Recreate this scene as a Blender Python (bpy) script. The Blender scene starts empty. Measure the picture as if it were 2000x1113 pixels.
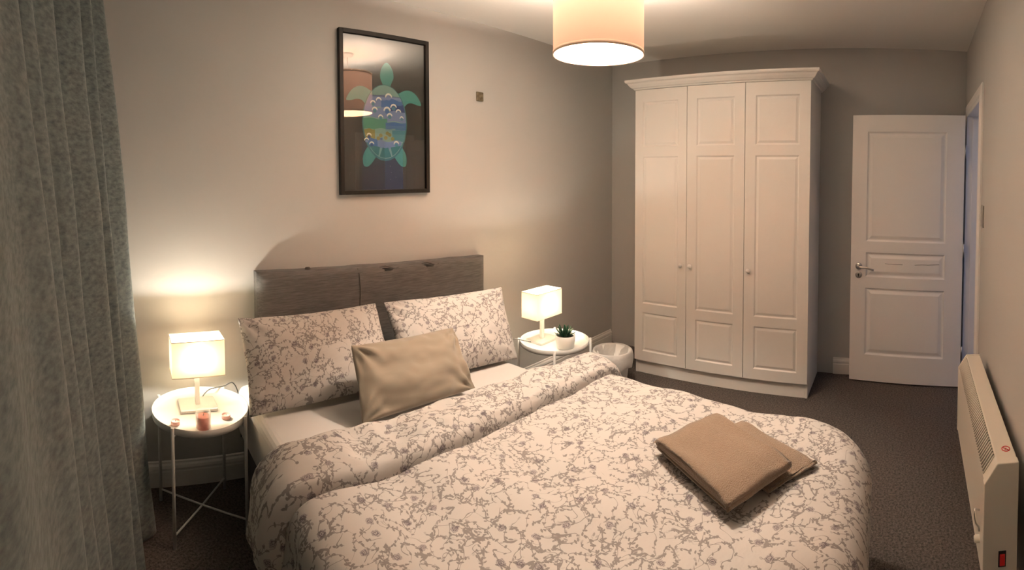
import bpy, bmesh, math, random
from mathutils import Vector, Matrix, noise, Euler
PI = math.pi
random.seed(7)
sc = bpy.context.scene
C = sc.collection
def R(d): return d*PI/180

# ------------------------------------------------------------------ camera
# a phone panorama: central cylindrical projection, f = 950 px, horizon row 376
F, V0 = 950.17, 376.4
cd = bpy.data.cameras.new('camera'); cam = bpy.data.objects.new('camera', cd); C.objects.link(cam)
cd.type = 'PANO'; cd.panorama_type = 'CENTRAL_CYLINDRICAL'
cd.central_cylindrical_range_u_min = -1000/F; cd.central_cylindrical_range_u_max = 1000/F
cd.central_cylindrical_range_v_min = (V0-1113)/F; cd.central_cylindrical_range_v_max = V0/F
cd.central_cylindrical_radius = 1.0
cd.clip_start = .02
_m = (Matrix.Rotation(-.7978, 3, 'Z') @ Matrix.Rotation(-.0295, 3, 'X') @ Matrix.Rotation(.0035, 3, 'Y'))
cam.matrix_world = Matrix.Translation((-3.757, -2.394, 1.509)) @ (_m @ Matrix.Rotation(PI/2, 3, 'X')).to_4x4()
sc.camera = cam
# ------------------------------------------------------------------ world, colour, exposure
w = bpy.data.worlds.new('dusk_sky'); sc.world = w; w.use_nodes = True
w.node_tree.nodes['Background'].inputs[0].default_value = (.42, .58, 1, 1)
w.node_tree.nodes['Background'].inputs[1].default_value = .30
vs = sc.view_settings
vs.view_transform = 'Standard'; vs.look = 'None'; vs.gamma = 1; vs.use_curve_mapping = False
vs.exposure = 0.62
sc.cycles.use_denoising = True
sc.cycles.max_bounces = 10; sc.cycles.diffuse_bounces = 6; sc.cycles.glossy_bounces = 4
sc.cycles.transmission_bounces = 6; sc.cycles.transparent_max_bounces = 12
sc.cycles.sample_clamp_indirect = 6
PENDANT_W, LAMP_W = 74.0, 8.0
WARM, PALE = (1, .87, .71), (1, .91, .76)

# ------------------------------------------------------------------ materials
def mat(name, col=(.8,.8,.8), rough=.6, metal=0, spec=.4, noise_amt=0, nscale=20, col2=None, bump=0, bscale=60, bdetail=3, stretch=(1,1,1), sheen=0, emit=0, coat=0):
    m = bpy.data.materials.new(name); m.use_nodes = True
    nt = m.node_tree; n = nt.nodes; L = nt.links
    b = n['Principled BSDF']
    b.inputs['Base Color'].default_value = (*col, 1); b.inputs['Roughness'].default_value = rough
    b.inputs['Metallic'].default_value = metal; b.inputs['Specular IOR Level'].default_value = spec
    b.inputs['Sheen Weight'].default_value = sheen; b.inputs['Coat Weight'].default_value = coat
    if emit:
        b.inputs['Emission Color'].default_value = (*col, 1); b.inputs['Emission Strength'].default_value = emit
    tc = n.new('ShaderNodeTexCoord'); mp = n.new('ShaderNodeMapping'); mp.inputs['Scale'].default_value = stretch
    L.new(tc.outputs['Object'], mp.inputs[0])
    if col2:
        t = n.new('ShaderNodeTexNoise'); t.inputs['Scale'].default_value = nscale; t.inputs['Detail'].default_value = 4
        L.new(mp.outputs[0], t.inputs['Vector'])
        r = n.new('ShaderNodeValToRGB'); r.color_ramp.elements[0].position = .5-noise_amt; r.color_ramp.elements[1].position = .5+noise_amt
        r.color_ramp.elements[0].color = (*col, 1); r.color_ramp.elements[1].color = (*col2, 1)
        L.new(t.outputs['Fac'], r.inputs[0]); L.new(r.outputs[0], b.inputs['Base Color'])
    if bump:
        t = n.new('ShaderNodeTexNoise'); t.inputs['Scale'].default_value = bscale; t.inputs['Detail'].default_value = bdetail
        L.new(mp.outputs[0], t.inputs['Vector'])
        bp = n.new('ShaderNodeBump'); bp.inputs['Strength'].default_value = bump; bp.inputs['Distance'].default_value = .01
        L.new(t.outputs['Fac'], bp.inputs['Height']); L.new(bp.outputs[0], b.inputs['Normal'])
    return m
M = {}
M['wall'] = mat('grey_paint', (.475,.47,.455), .75, spec=.25, noise_amt=.25, nscale=1.5, col2=(.50,.495,.48), bump=.06, bscale=45)
M['ceiling'] = mat('white_ceiling_paint', (.88,.85,.81), .85, spec=.2, bump=.05, bscale=50)
M['trim'] = mat('white_gloss_trim', (.80,.78,.75), .35, bump=.02, bscale=30)
M['white'] = mat('white_painted_wood', (.80,.775,.74), .42, bump=.03, bscale=25)
M['carpet'] = mat('brown_carpet', (.015,.011,.0085), .95, spec=.1, noise_amt=.085, nscale=120, col2=(.150,.118,.100), bump=.8, bscale=170, sheen=.1)
for q_ in M['carpet'].node_tree.nodes:
    if q_.type == 'TEX_NOISE': q_.inputs['Scale'].default_value = 95; q_.inputs['Detail'].default_value = 7; q_.inputs['Roughness'].default_value = .88
M['metal_white'] = mat('white_powder_coat', (.58,.57,.545), .4)
M['chrome'] = mat('brushed_steel', (.62,.60,.57), .28, metal=1)
M['lampmetal'] = mat('pale_lamp_metal', (.72,.71,.69), .33, metal=.55)
M['dark'] = mat('dark_void', (.02,.018,.015), .8)
M['black'] = mat('black_frame_wood', (.012,.010,.008), .5, spec=.25)
M['cord'] = mat('grey_flex', (.10,.10,.10), .5)
M['whitecord'] = mat('white_flex', (.75,.73,.7), .5)
M['headboard'] = mat('grey_weave', (.062,.058,.056), .85, noise_amt=.25, nscale=110, col2=(.125,.118,.114), bump=.25, bscale=130, stretch=(.14,1,1.5), sheen=.1)
M['seam'] = mat('dark_seam', (.05,.045,.042), .9)
M['divan'] = mat('dark_divan_fabric', (.07,.065,.062), .9, bump=.2, bscale=200)
M['sheet'] = mat('plain_white_sheet', (.55,.52,.495), .85, spec=.2, bump=.12, bscale=14)
M['cushion'] = mat('beige_velvet', (.245,.200,.150), .75, spec=.2, noise_amt=.3, nscale=6, col2=(.27,.22,.165), bump=.08, bscale=18, sheen=.35)
M['towel'] = mat('beige_terry', (.25,.175,.122), .95, spec=.1, noise_amt=.3, nscale=120, col2=(.30,.213,.15), bump=.6, bscale=300, sheen=.3)
M['ceramic'] = mat('white_ceramic', (.82,.80,.76), .3)
M['soil'] = mat('dark_soil', (.02,.014,.01), .95, bump=.6, bscale=150)
M['leaf'] = mat('dark_green_leaf', (.012,.050,.022), .45, noise_amt=.3, nscale=30, col2=(.03,.10,.045))
M['wax'] = mat('pink_wax', (.86,.27,.21), .5, spec=.3)
M['palewax'] = mat('pale_pink_wax', (.88,.50,.43), .5)
M['wick'] = mat('wick', (.15,.12,.1), .9)
M['bin'] = mat('white_plastic', (.74,.72,.69), .4)
M['heater'] = mat('cream_enamel', (.80,.755,.66), .38)
M['heaterdark'] = mat('grille_gap', (.09,.08,.065), .7)
M['red'] = mat('red_rocker', (.45,.012,.008), .3, emit=.08)
M['redink'] = mat('red_ink', (.6,.04,.04), .5)
M['steel'] = mat('satin_plate', (.45,.42,.37), .35, metal=.9)
M['bronze'] = mat('tarnished_plate', (.13,.105,.065), .5, metal=.4, noise_amt=.1, nscale=60, col2=(.24,.2,.13))
def two_layer(name, col, trans_col, fac, bump=0, bscale=120, stretch=(1,1,1)):
    m = bpy.data.materials.new(name); m.use_nodes = True
    n = m.node_tree.nodes; L = m.node_tree.links
    n.remove(n['Principled BSDF'])
    d = n.new('ShaderNodeBsdfDiffuse'); d.inputs[0].default_value = (*col,1)
    t = n.new('ShaderNodeBsdfTranslucent'); t.inputs[0].default_value = (*trans_col,1)
    x = n.new('ShaderNodeMixShader'); x.inputs[0].default_value = fac
    L.new(d.outputs[0], x.inputs[1]); L.new(t.outputs[0], x.inputs[2]); L.new(x.outputs[0], n['Material Output'].inputs[0])
    if bump:
        tc = n.new('ShaderNodeTexCoord'); mp = n.new('ShaderNodeMapping'); mp.inputs['Scale'].default_value = stretch
        q = n.new('ShaderNodeTexNoise'); q.inputs['Scale'].default_value = bscale
        L.new(tc.outputs['Object'], mp.inputs[0]); L.new(mp.outputs[0], q.inputs['Vector'])
        bp = n.new('ShaderNodeBump'); bp.inputs['Strength'].default_value = bump; bp.inputs['Distance'].default_value = .005
        L.new(q.outputs['Fac'], bp.inputs['Height']); L.new(bp.outputs[0], d.inputs['Normal']); L.new(bp.outputs[0], t.inputs['Normal'])
    return m
M['pendant'] = two_layer('peach_shade_fabric', (.86,.62,.48), (.80,.36,.27), .022)
M['shade'] = two_layer('cream_shade_fabric', (.88,.80,.66), (.88,.72,.52), .075)
M['liner'] = two_layer('thin_bin_bag', (.72,.69,.66), (.7,.67,.64), .35, bump=.8, bscale=22)
def glass(name, rough=.01, f0=.065, tint=(1,1,1)):
    m = bpy.data.materials.new(name); m.use_nodes = True
    n = m.node_tree.nodes; L = m.node_tree.links
    n.remove(n['Principled BSDF'])
    lw = n.new('ShaderNodeLayerWeight'); pw_ = n.new('ShaderNodeMath'); pw_.operation = 'POWER'; pw_.inputs[1].default_value = 4
    f = n.new('ShaderNodeMath'); f.operation = 'MULTIPLY_ADD'; f.inputs[1].default_value = .8; f.inputs[2].default_value = f0
    L.new(lw.outputs['Facing'], pw_.inputs[0]); L.new(pw_.outputs[0], f.inputs[0])
    t = n.new('ShaderNodeBsdfTransparent'); t.inputs[0].default_value = (*tint,1)
    g = n.new('ShaderNodeBsdfGlossy'); g.inputs['Roughness'].default_value = rough
    x = n.new('ShaderNodeMixShader')
    L.new(f.outputs[0], x.inputs[0]); L.new(t.outputs[0], x.inputs[1]); L.new(g.outputs[0], x.inputs[2]); L.new(x.outputs[0], n['Material Output'].inputs[0])
    return m
M['glass'] = glass('clear_glass'); M['jarglass'] = glass('jar_glass', f0=.03)
def lit_glass(name, col, e):
    m = bpy.data.materials.new(name); m.use_nodes = True
    n = m.node_tree.nodes; L = m.node_tree.links; n.remove(n['Principled BSDF'])
    a = n.new('ShaderNodeEmission'); a.inputs[0].default_value = (*col,1); a.inputs[1].default_value = e
    t = n.new('ShaderNodeBsdfTransparent'); x = n.new('ShaderNodeAddShader')
    L.new(a.outputs[0], x.inputs[0]); L.new(t.outputs[0], x.inputs[1]); L.new(x.outputs[0], n['Material Output'].inputs[0]); return m
M['bulb'] = lit_glass('lit_bulb', (1,.86,.66), 8)

def velvet():
    m = mat('grey_teal_velvet', (.075,.095,.098), .85, spec=.08, noise_amt=.22, nscale=45, col2=(.17,.195,.192), bump=.15, bscale=90, stretch=(1,1,1.8), sheen=.12)
    return m
M['velvet'] = velvet()

def floral():
    m = bpy.data.materials.new('floral_cotton'); m.use_nodes = True
    nt = m.node_tree; n = nt.nodes; L = nt.links; b = n['Principled BSDF']
    b.inputs['Roughness'].default_value = .85; b.inputs['Specular IOR Level'].default_value = .2
    uv = n.new('ShaderNodeUVMap'); uv.uv_map = 'UVMap'
    def math_(op, a, bb=None, clamp=False):
        x = n.new('ShaderNodeMath'); x.operation = op; x.use_clamp = clamp
        for i, v in enumerate((a, bb)):
            if v is None: continue
            if isinstance(v, (int, float)): x.inputs[i].default_value = v
            else: L.new(v, x.inputs[i])
        return x.outputs[0]
    def nz(scale, off, detail=0, dist=0, src=None):
        mp = n.new('ShaderNodeMapping'); mp.inputs['Location'].default_value = (off, off*.7, off*1.3); L.new(src or uv.outputs[0], mp.inputs[0])
        t = n.new('ShaderNodeTexNoise'); t.noise_dimensions = '2D'; t.inputs['Scale'].default_value = scale; t.inputs['Detail'].default_value = detail
        t.inputs['Distortion'].default_value = dist
        L.new(mp.outputs[0], t.inputs['Vector']); return t
    def vor(scale, rnd=1.0):
        t = n.new('ShaderNodeTexVoronoi'); t.voronoi_dimensions = '2D'; t.inputs['Scale'].default_value = scale; t.inputs['Randomness'].default_value = rnd
        L.new(uv.outputs[0], t.inputs['Vector']); return t
    def below(v, lim, soft): return math_('DIVIDE', math_('SUBTRACT', lim, v), soft, True)
    masks = []
    VS, GS = 15.5, 11
    def vine(src, off): return math_('ABSOLUTE', math_('SUBTRACT', nz(VS, off, .4, .5, src).outputs['Fac'], .5))
    def gate(src, off): return math_('DIVIDE', math_('SUBTRACT', nz(GS, off+41, 0, 0, src).outputs['Fac'], .405), .03, True)
    cells = [vor(sc_, .9) for sc_ in (78, 66)]
    pos = [c_.outputs['Position'] for c_ in cells]
    shapes = []
    for c_ in cells:
        d = n.new('ShaderNodeVectorMath'); d.operation = 'SUBTRACT'; L.new(uv.outputs[0], d.inputs[0]); L.new(c_.outputs['Position'], d.inputs[1])
        sp = n.new('ShaderNodeSeparateColor'); L.new(c_.outputs['Color'], sp.inputs[0])
        vr = n.new('ShaderNodeVectorRotate'); vr.rotation_type = 'Z_AXIS'; L.new(d.outputs[0], vr.inputs['Vector']); L.new(math_('MULTIPLY', sp.outputs[0], 6.283), vr.inputs['Angle'])
        m_ = n.new('ShaderNodeVectorMath'); m_.operation = 'MULTIPLY'; m_.inputs[1].default_value = (1, 2.2, 0); L.new(vr.outputs[0], m_.inputs[0])
        l_ = n.new('ShaderNodeVectorMath'); l_.operation = 'LENGTH'; L.new(m_.outputs[0], l_.inputs[0])
        lim = math_('MULTIPLY_ADD', sp.outputs[1], .0026); lim.node.inputs[2].default_value = .0050
        shapes.append(below(l_.outputs['Value'], lim, .0012))
    for off in (3.1, 17.7, 31.3):
        stem = math_('MULTIPLY', below(vine(None, off), .0150, .006), gate(None, off))
        masks.append(math_('MULTIPLY', stem, .7))
        for p_, sh_ in zip(pos, shapes):
            near = math_('MULTIPLY', below(vine(p_, off), .045, .004), gate(p_, off))
            masks.append(math_('MULTIPLY', math_('MULTIPLY', near, sh_), .70))
    a = masks[0]
    for q in masks[1:]: a = math_('MAXIMUM', a, q)
    fl = vor(10, .9)
    petals = nz(120, 8, 1).outputs['Fac']
    fd = math_('ADD', fl.outputs['Distance'], math_('MULTIPLY', math_('SUBTRACT', petals, .5), .10))
    fm = below(fd, .125, .03)
    ring = math_('ADD', math_('MULTIPLY', math_('SINE', math_('MULTIPLY', fd, 130)), .32), .60)
    fm2 = math_('MULTIPLY', fm, ring)
    base = n.new('ShaderNodeRGB'); base.outputs[0].default_value = (.485,.452,.424,1)
    lc = n.new('ShaderNodeRGB'); lc.outputs[0].default_value = (.105,.088,.084,1)
    fc = n.new('ShaderNodeRGB'); fc.outputs[0].default_value = (.10,.078,.095,1)
    m1 = n.new('ShaderNodeMix'); m1.data_type = 'RGBA'; L.new(a, m1.inputs[0]); L.new(base.outputs[0], m1.inputs[6]); L.new(lc.outputs[0], m1.inputs[7])
    m2 = n.new('ShaderNodeMix'); m2.data_type = 'RGBA'; L.new(fm2, m2.inputs[0]); L.new(m1.outputs[2], m2.inputs[6]); L.new(fc.outputs[0], m2.inputs[7])
    L.new(m2.outputs[2], b.inputs['Base Color'])
    t = nz(18, 1, 3); bp = n.new('ShaderNodeBump'); bp.inputs['Strength'].default_value = .25; bp.inputs['Distance'].default_value = .01
    L.new(t.outputs['Fac'], bp.inputs['Height']); L.new(bp.outputs[0], b.inputs['Normal'])
    return m
M['floral'] = floral()

# ------------------------------------------------------------------ mesh helpers
def add_box(bm, lo, hi, mtx=None, mi=0):
    r = bmesh.ops.create_cube(bm, size=1)
    for v in r['verts']:
        v.co = Vector([lo[i] + (v.co[i]+.5)*(hi[i]-lo[i]) for i in range(3)])
        if mtx: v.co = mtx @ v.co
    for v in r['verts']:
        for f in v.link_faces: f.material_index = mi
    return r['verts']
def add_tube(bm, pts, r, seg=10, cap=True, mi=0):
    pts = [Vector(p) for p in pts]; rr = r if isinstance(r, (list, tuple)) else [r]*len(pts)
    rings = []; up = None
    for i, p in enumerate(pts):
        t = (pts[min(i+1, len(pts)-1)] - pts[max(i-1, 0)]).normalized()
        if up is None:
            up = Vector((0,0,1)) if abs(t.z) < .9 else Vector((1,0,0))
        s = t.cross(up).normalized(); up = s.cross(t).normalized()
        rings.append([bm.verts.new(p + (s*math.cos(2*PI*k/seg) + up*math.sin(2*PI*k/seg))*rr[i]) for k in range(seg)])
    for a, b in zip(rings, rings[1:]):
        for k in range(seg):
            f = bm.faces.new((a[k], a[(k+1)%seg], b[(k+1)%seg], b[k])); f.smooth = True; f.material_index = mi
    if cap:
        for q in (rings[0][::-1], rings[-1]):
            f = bm.faces.new(q); f.material_index = mi
def add_lathe(bm, prof, seg=48, c=(0,0,0), fn=None, smooth=True, mi=0):
    rings = []
    for r, z in prof:
        ring = []
        for k in range(seg):
            a = 2*PI*k/seg; p = Vector((r*math.cos(a), r*math.sin(a), z))
            if fn: p = fn(p, a)
            ring.append(bm.verts.new(p + Vector(c)))
        rings.append(ring)
    for a, b in zip(rings, rings[1:]):
        for k in range(seg):
            f = bm.faces.new((a[k], a[(k+1)%seg], b[(k+1)%seg], b[k])); f.smooth = smooth; f.material_index = mi
    return rings
def add_prism(bm, poly, lo, hi, axis='z', mi=0):
    """extrude a 2D polygon (ccw) along an axis"""
    def P(a, b, t): return {'z': (a, b, t), 'y': (a, t, b), 'x': (t, a, b)}[axis]
    A = [bm.verts.new(P(a, b, lo)) for a, b in poly]; B = [bm.verts.new(P(a, b, hi)) for a, b in poly]
    fs = [bm.faces.new(A[::-1]), bm.faces.new(B)]
    for i in range(len(poly)):
        j = (i+1) % len(poly); fs.append(bm.faces.new((A[i], A[j], B[j], B[i])))
    for f in fs: f.material_index = mi
def obj(name, bm, material, parent=None, bevel=0, bseg=2, smooth=False, subd=0, solid=0):
    bmesh.ops.recalc_face_normals(bm, faces=bm.faces)
    me = bpy.data.meshes.new(name); bm.to_mesh(me); bm.free()
    ms = material if isinstance(material, (list, tuple)) else [material]
    for m in ms: me.materials.append(m)
    o = bpy.data.objects.new(name, me); C.objects.link(o)
    if smooth:
        for p in me.polygons: p.use_smooth = True
    if bevel:
        md = o.modifiers.new('bevel', 'BEVEL'); md.width = bevel; md.segments = bseg; md.limit_method = 'ANGLE'; md.angle_limit = R(40)
        md.harden_normals = False
    if solid:
        md = o.modifiers.new('solid', 'SOLIDIFY'); md.thickness = solid; md.offset = -1
    if subd:
        md = o.modifiers.new('subd', 'SUBSURF'); md.levels = subd; md.render_levels = subd
    if parent: o.parent = parent
    return o
def tag(o, label, cat, group=None):
    o['label'] = label; o['category'] = cat
    if group: o['group'] = group
    return o
def thing(name, label, cat, loc=(0,0,0), rotz=0, group=None):
    o = bpy.data.objects.new(name, None); C.objects.link(o); o.empty_display_size = .1
    o.location = loc; o.rotation_euler = (0,0,rotz)
    return tag(o, label, cat, group)
def struct(name, bm, m, parent=None, **k):
    o = obj(name, bm, m, parent, **k)
    if not parent: o['kind'] = 'structure'
    return o
def box_obj(name, lo, hi, m, parent=None, bevel=0, bseg=2):
    bm = bmesh.new(); add_box(bm, lo, hi); return obj(name, bm, m, parent, bevel, bseg)
def panel_board(bm, w, h, t, panels, groove=.016, depth=.007, raised=True):
    """board in local x (0..w), z (0..h), front at y=0, back at y=t; panels = rects with a routed moulding"""
    xs = sorted({0, w, *[p[0] for p in panels], *[p[2] for p in panels]}); zs = sorted({0, h, *[p[1] for p in panels], *[p[3] for p in panels]})
    g = {(x, z): bm.verts.new((x, 0, z)) for x in xs for z in zs}; sel = {i: [] for i in range(len(panels))}
    for i in range(len(xs)-1):
        for j in range(len(zs)-1):
            f = bm.faces.new((g[xs[i],zs[j]], g[xs[i+1],zs[j]], g[xs[i+1],zs[j+1]], g[xs[i],zs[j+1]]))
            cx, cz = (xs[i]+xs[i+1])/2, (zs[j]+zs[j+1])/2
            for k, p in enumerate(panels):
                if p[0] < cx < p[2] and p[1] < cz < p[3]: sel[k].append(f)
    # back and sides
    o = [bm.verts.new((x, t, z)) for x, z in ((0,0),(w,0),(w,h),(0,h))]
    bm.faces.new(o)
    edge = [[g[x,0] for x in xs], [g[w,z] for z in zs], [g[x,h] for x in xs[::-1]], [g[0,z] for z in zs[::-1]]]
    for k in range(4):
        bm.faces.new(edge[k][::-1] + [o[k], o[(k+1)%4]])
    for k, fs in sel.items():
        x0, z0, x1, z1 = panels[k]
        bmesh.ops.delete(bm, geom=fs, context='FACES_ONLY')
        # profile from the rail inwards: drop, valley, rise, field
        prof = [(0,0), (.004,.5), (groove*.45,1), (groove*.8,.95), (groove*1.7,.25)] if raised else [(0,0), (.003,1), (groove,1)]
        bord = [v for v in g.values() if (abs(v.co.x-x0)<1e-6 or abs(v.co.x-x1)<1e-6) and z0-1e-6<=v.co.z<=z1+1e-6 or (abs(v.co.z-z0)<1e-6 or abs(v.co.z-z1)<1e-6) and x0-1e-6<=v.co.x<=x1+1e-6]
        loop0 = sorted([v for v in bord if abs(v.co.z-z0)<1e-6], key=lambda v: v.co.x)
        r_ = sorted([v for v in bord if abs(v.co.x-x1)<1e-6 and v not in loop0], key=lambda v: v.co.z)
        t_ = sorted([v for v in bord if abs(v.co.z-z1)<1e-6 and v not in r_], key=lambda v: -v.co.x)
        l_ = sorted([v for v in bord if abs(v.co.x-x0)<1e-6 and v not in t_ and v not in loop0], key=lambda v: -v.co.z)
        loop = loop0 + r_ + t_ + l_
        prev = loop
        for off, d in prof[1:]:
            new = []
            for v in loop:
                x = min(max(v.co.x, x0+off), x1-off); z = min(max(v.co.z, z0+off), z1-off)
                new.append(bm.verts.new((x, d*depth, z)))
            for a in range(len(loop)):
                b2 = (a+1) % len(loop)
                bm.faces.new((prev[a], prev[b2], new[b2], new[a]))
            prev = new
        bm.faces.new(prev)
    bmesh.ops.remove_doubles(bm, verts=bm.verts, dist=1e-5)

def catmull(pts, n_):
    out = []
    for i in range(len(pts)-1):
        p0, p1, p2, p3 = pts[max(i-1,0)], pts[i], pts[i+1], pts[min(i+2,len(pts)-1)]
        for s_ in range(n_):
            t_ = s_/n_; out.append(tuple(.5*(2*b + (c-a)*t_ + (2*a-5*b+4*c-d)*t_*t_ + (3*b-a-3*c+d)*t_**3) for a, b, c, d in zip(p0, p1, p2, p3)))
    out.append(pts[-1]); return out
# ------------------------------------------------------------------ room shell
H = 2.528; SL = .061; XW = -4.06
def wy(x): return -2.988 - SL*x           # the right-hand wall is a few degrees out of square
bm = bmesh.new(); add_box(bm, (XW-.25, -4.4, -.1), (.15, .15, 0)); struct('floor', bm, M['carpet'])
bm = bmesh.new(); add_prism(bm, [(XW-.15, .15), (XW-.15, wy(XW)-.1), (.15, wy(.15)-.1), (.15, .15)], H, H+.1); struct('ceiling', bm, M['ceiling'])
bm = bmesh.new(); add_box(bm, (XW-.15, 0, 0), (.15, .15, H)); struct('wall_north', bm, M['wall'])
bm = bmesh.new(); add_box(bm, (0, wy(0)-.1, 0), (.15, 0, H)); struct('wall_east', bm, M['wall'])
# window wall with one opening behind the curtain
bm = bmesh.new()
wy0, wy1, wz0, wz1 = -1.75, -.65, .95, 2.15
for lo, hi in (((XW-.15, wy(XW)-.1, 0), (XW, wy0, H)), ((XW-.15, wy1, 0), (XW, 0, H)), ((XW-.15, wy0, 0), (XW, wy1, wz0)), ((XW-.15, wy0, wz1), (XW, wy1, H))):
    add_box(bm, lo, hi)
struct('wall_west', bm, M['wall'])
bm = bmesh.new()
for lo, hi in (((XW-.12, wy0, wz0), (XW-.06, wy0+.05, wz1)), ((XW-.12, wy1-.05, wz0), (XW-.06, wy1, wz1)), ((XW-.12, wy0+.05, wz0), (XW-.06, wy1-.05, wz0+.05)), ((XW-.12, wy0+.05, wz1-.05), (XW-.06, wy1-.05, wz1)), ((XW-.12, -1.225, wz0+.05), (XW-.06, -1.175, wz1-.05))):
    add_box(bm, lo, hi)
wn = struct('window_1', bm, M['trim'], bevel=.004)
for a, b in ((wy0+.05, -1.225), (-1.175, wy1-.05)):
    box_obj('pane', (XW-.095, a, wz0+.05), (XW-.089, b, wz1-.05), M['glass'], wn)
# right-hand wall, with the doorway; local x runs along the wall
WS = Matrix.Translation((0, -2.988, 0)) @ Matrix.Rotation(math.atan(-SL), 4, 'Z')
DX0, DX1, DH = -.97, -.20, 2.02
bm = bmesh.new()
for lo, hi in (((-4.25, -.1, 0), (DX0, 0, H)), ((DX1, -.1, 0), (.0, 0, H)), ((DX0, -.1, DH), (DX1, 0, H))):
    add_box(bm, lo, hi, WS)
struct('wall_south', bm, M['wall'])
# hallway seen through the door gap
bm = bmesh.new(); add_box(bm, (-2.6, -4.3, 0), (.15, -4.2, H)); struct('wall_hallway', bm, M['ceiling'])
# door lining and architrave
bm = bmesh.new()
for lo, hi in (((DX0-.0, -.115, 0), (DX0+.028, .012, DH)), ((DX1-.028, -.115, 0), (DX1, .012, DH)), ((DX0, -.115, DH-.028), (DX1, .012, DH)),
               ((DX0+.028, -.075, 0), (DX0+.042, -.03, DH-.028)), ((DX1-.042, -.075, 0), (DX1-.028, -.03, DH-.028))):
    add_box(bm, lo, hi, WS)
struct('trim_1', bm, M['trim'], bevel=.002)
bm = bmesh.new()
prof = [(0,0), (.07,0), (.07,.010), (.055,.017), (.03,.016), (.022,.020), (.008,.018), (0,.012)]
def arch(bm, x, sgn):
    vs_ = [[bm.verts.new(WS @ Vector((x + sgn*(-.004+a), b, z if z == 0 else DH-.006+a))) for a, b in prof] for z in (0, 1)]
    for i in range(len(prof)):
        j = (i+1) % len(prof); bm.faces.new((vs_[0][i], vs_[0][j], vs_[1][j], vs_[1][i]))
    bm.faces.new(vs_[0]); return vs_[1]
a = arch(bm, DX0, -1); b = arch(bm, DX1, 1)
for i in range(len(prof)):
    j = (i+1) % len(prof); bm.faces.new((a[i], a[j], b[j], b[i]))
struct('trim_2', bm, M['trim'])
# skirting
def skirt(name, p0, p1, nrm, h=.125):
    p0, p1, nrm = Vector(p0), Vector(p1), Vector(nrm)
    prof = [(0,0), (.016,0), (.016,h*.60), (.012,h*.64), (.012,h*.70), (.018,h*.74), (.015,h*.84), (.007,h*.90), (.007,h*.97), (0,h)]
    bm = bmesh.new(); A = [bm.verts.new(p0 + nrm*a + Vector((0,0,z))) for a, z in prof]; B = [bm.verts.new(p1 + nrm*a + Vector((0,0,z))) for a, z in prof]
    for i in range(len(prof)):
        j = (i+1) % len(prof); bm.faces.new((A[i], A[j], B[j], B[i]))
    bm.faces.new(A); bm.faces.new(B[::-1]); struct(name, bm, M['trim'])
skirt('baseboard_north', (XW, 0, 0), (-.02, 0, 0), (0,-1,0))
skirt('baseboard_east', (0, -1.99, 0), (0, -2.95, 0), (-1,0,0))
skirt('baseboard_south', WS @ Vector((-4.1,0,0)), WS @ Vector((DX0-.075,0,0)), (SL,1,0))
skirt('baseboard_west', (XW, -.02, 0), (XW, wy(XW)+.02, 0), (1,0,0))

# ------------------------------------------------------------------ the open door
hx, hy, fx, fy = -.262, -2.945, -.128, -2.125
dl = math.hypot(fx-hx, fy-hy); ang = math.atan2(fy-hy, fx-hx)
# local x runs from the hinge to the free edge; the face to the room looks to -x
D = Matrix.Translation((hx, hy, .012)) @ Matrix.Rotation(ang, 4, 'Z')
bm = bmesh.new()
s = .13; r0, r1 = s, dl-.115
panel_board(bm, dl, 1.985, .04, [(dl-r1, .20, dl-r0, .70), (dl-r1, .785, dl-r0, .965), (dl-r1, 1.05, dl-r0, 1.86)], groove=.024, depth=.012)
# the board's front is -y in local space after turning it round, so the moulded side faces the room
bm.transform(D @ Matrix.Translation((dl, 0, 0)) @ Matrix.Rotation(PI, 4, 'Z') @ Matrix.Translation((0, 0, 0)))
door = struct('door_1', bm, M['trim'], bevel=.002)
def DL(x, y, z): return D @ Vector((x, y, z))   # y>0: out of the room-side face
bm = bmesh.new()
rot = D @ Matrix.Translation((dl-.062, 0, .86)) @ Matrix.Rotation(-PI/2, 4, 'X')
add_lathe(bm, [(0,.012), (.020,.012), (.025,.008), (.026,0)], 28); 
for v in bm.verts: v.co = rot @ v.co
add_tube(bm, [DL(dl-.062, .008, .86), DL(dl-.062, .05, .86)], .0085, 12)
add_tube(bm, [DL(dl-.058, .05, .86), DL(dl-.09, .053, .861), DL(dl-.13, .053, .858), DL(dl-.165, .050, .848), DL(dl-.185, .046, .842)], [.0095,.0085,.008,.0075,.007], 12)
obj('door_handle', bm, M['chrome'], door, smooth=True)
bm = bmesh.new()
rot = D @ Matrix.Translation((dl-.062, 0, .795)) @ Matrix.Rotation(-PI/2, 4, 'X')
add_lathe(bm, [(0,.009), (.020,.009), (.025,.006), (.026,0)], 28)
for v in bm.verts: v.co = rot @ v.co
es = obj('keyhole_plate', bm, M['chrome'], door, smooth=True)
bm = bmesh.new(); add_tube(bm, [DL(dl-.062, .008, .800), DL(dl-.062, .0096, .800)], .0055, 12); add_box(bm, (dl-.065, .008, .782), (dl-.059, .0096, .80), D)
obj('keyhole', bm, M['dark'], es)
for z in (.25, 1.0, 1.72):
    bm = bmesh.new(); add_tube(bm, [DL(-.006, .004, z-.05), DL(-.006, .004, z+.05)], .006, 10); obj('hinge', bm, M['chrome'], door)
bm = bmesh.new()
for q in ([(.60,.895),(.52,.888),(.47,.889),(.42,.884)], [(.33,.885),(.26,.884),(.20,.887)]):
    add_tube(bm, [DL(dl-(.8-a) if False else .8-a-.05+.02, -.0018, z) for a, z in q], .0013, 6)
obj('paint_crack', bm, M['dark'], door)

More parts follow.
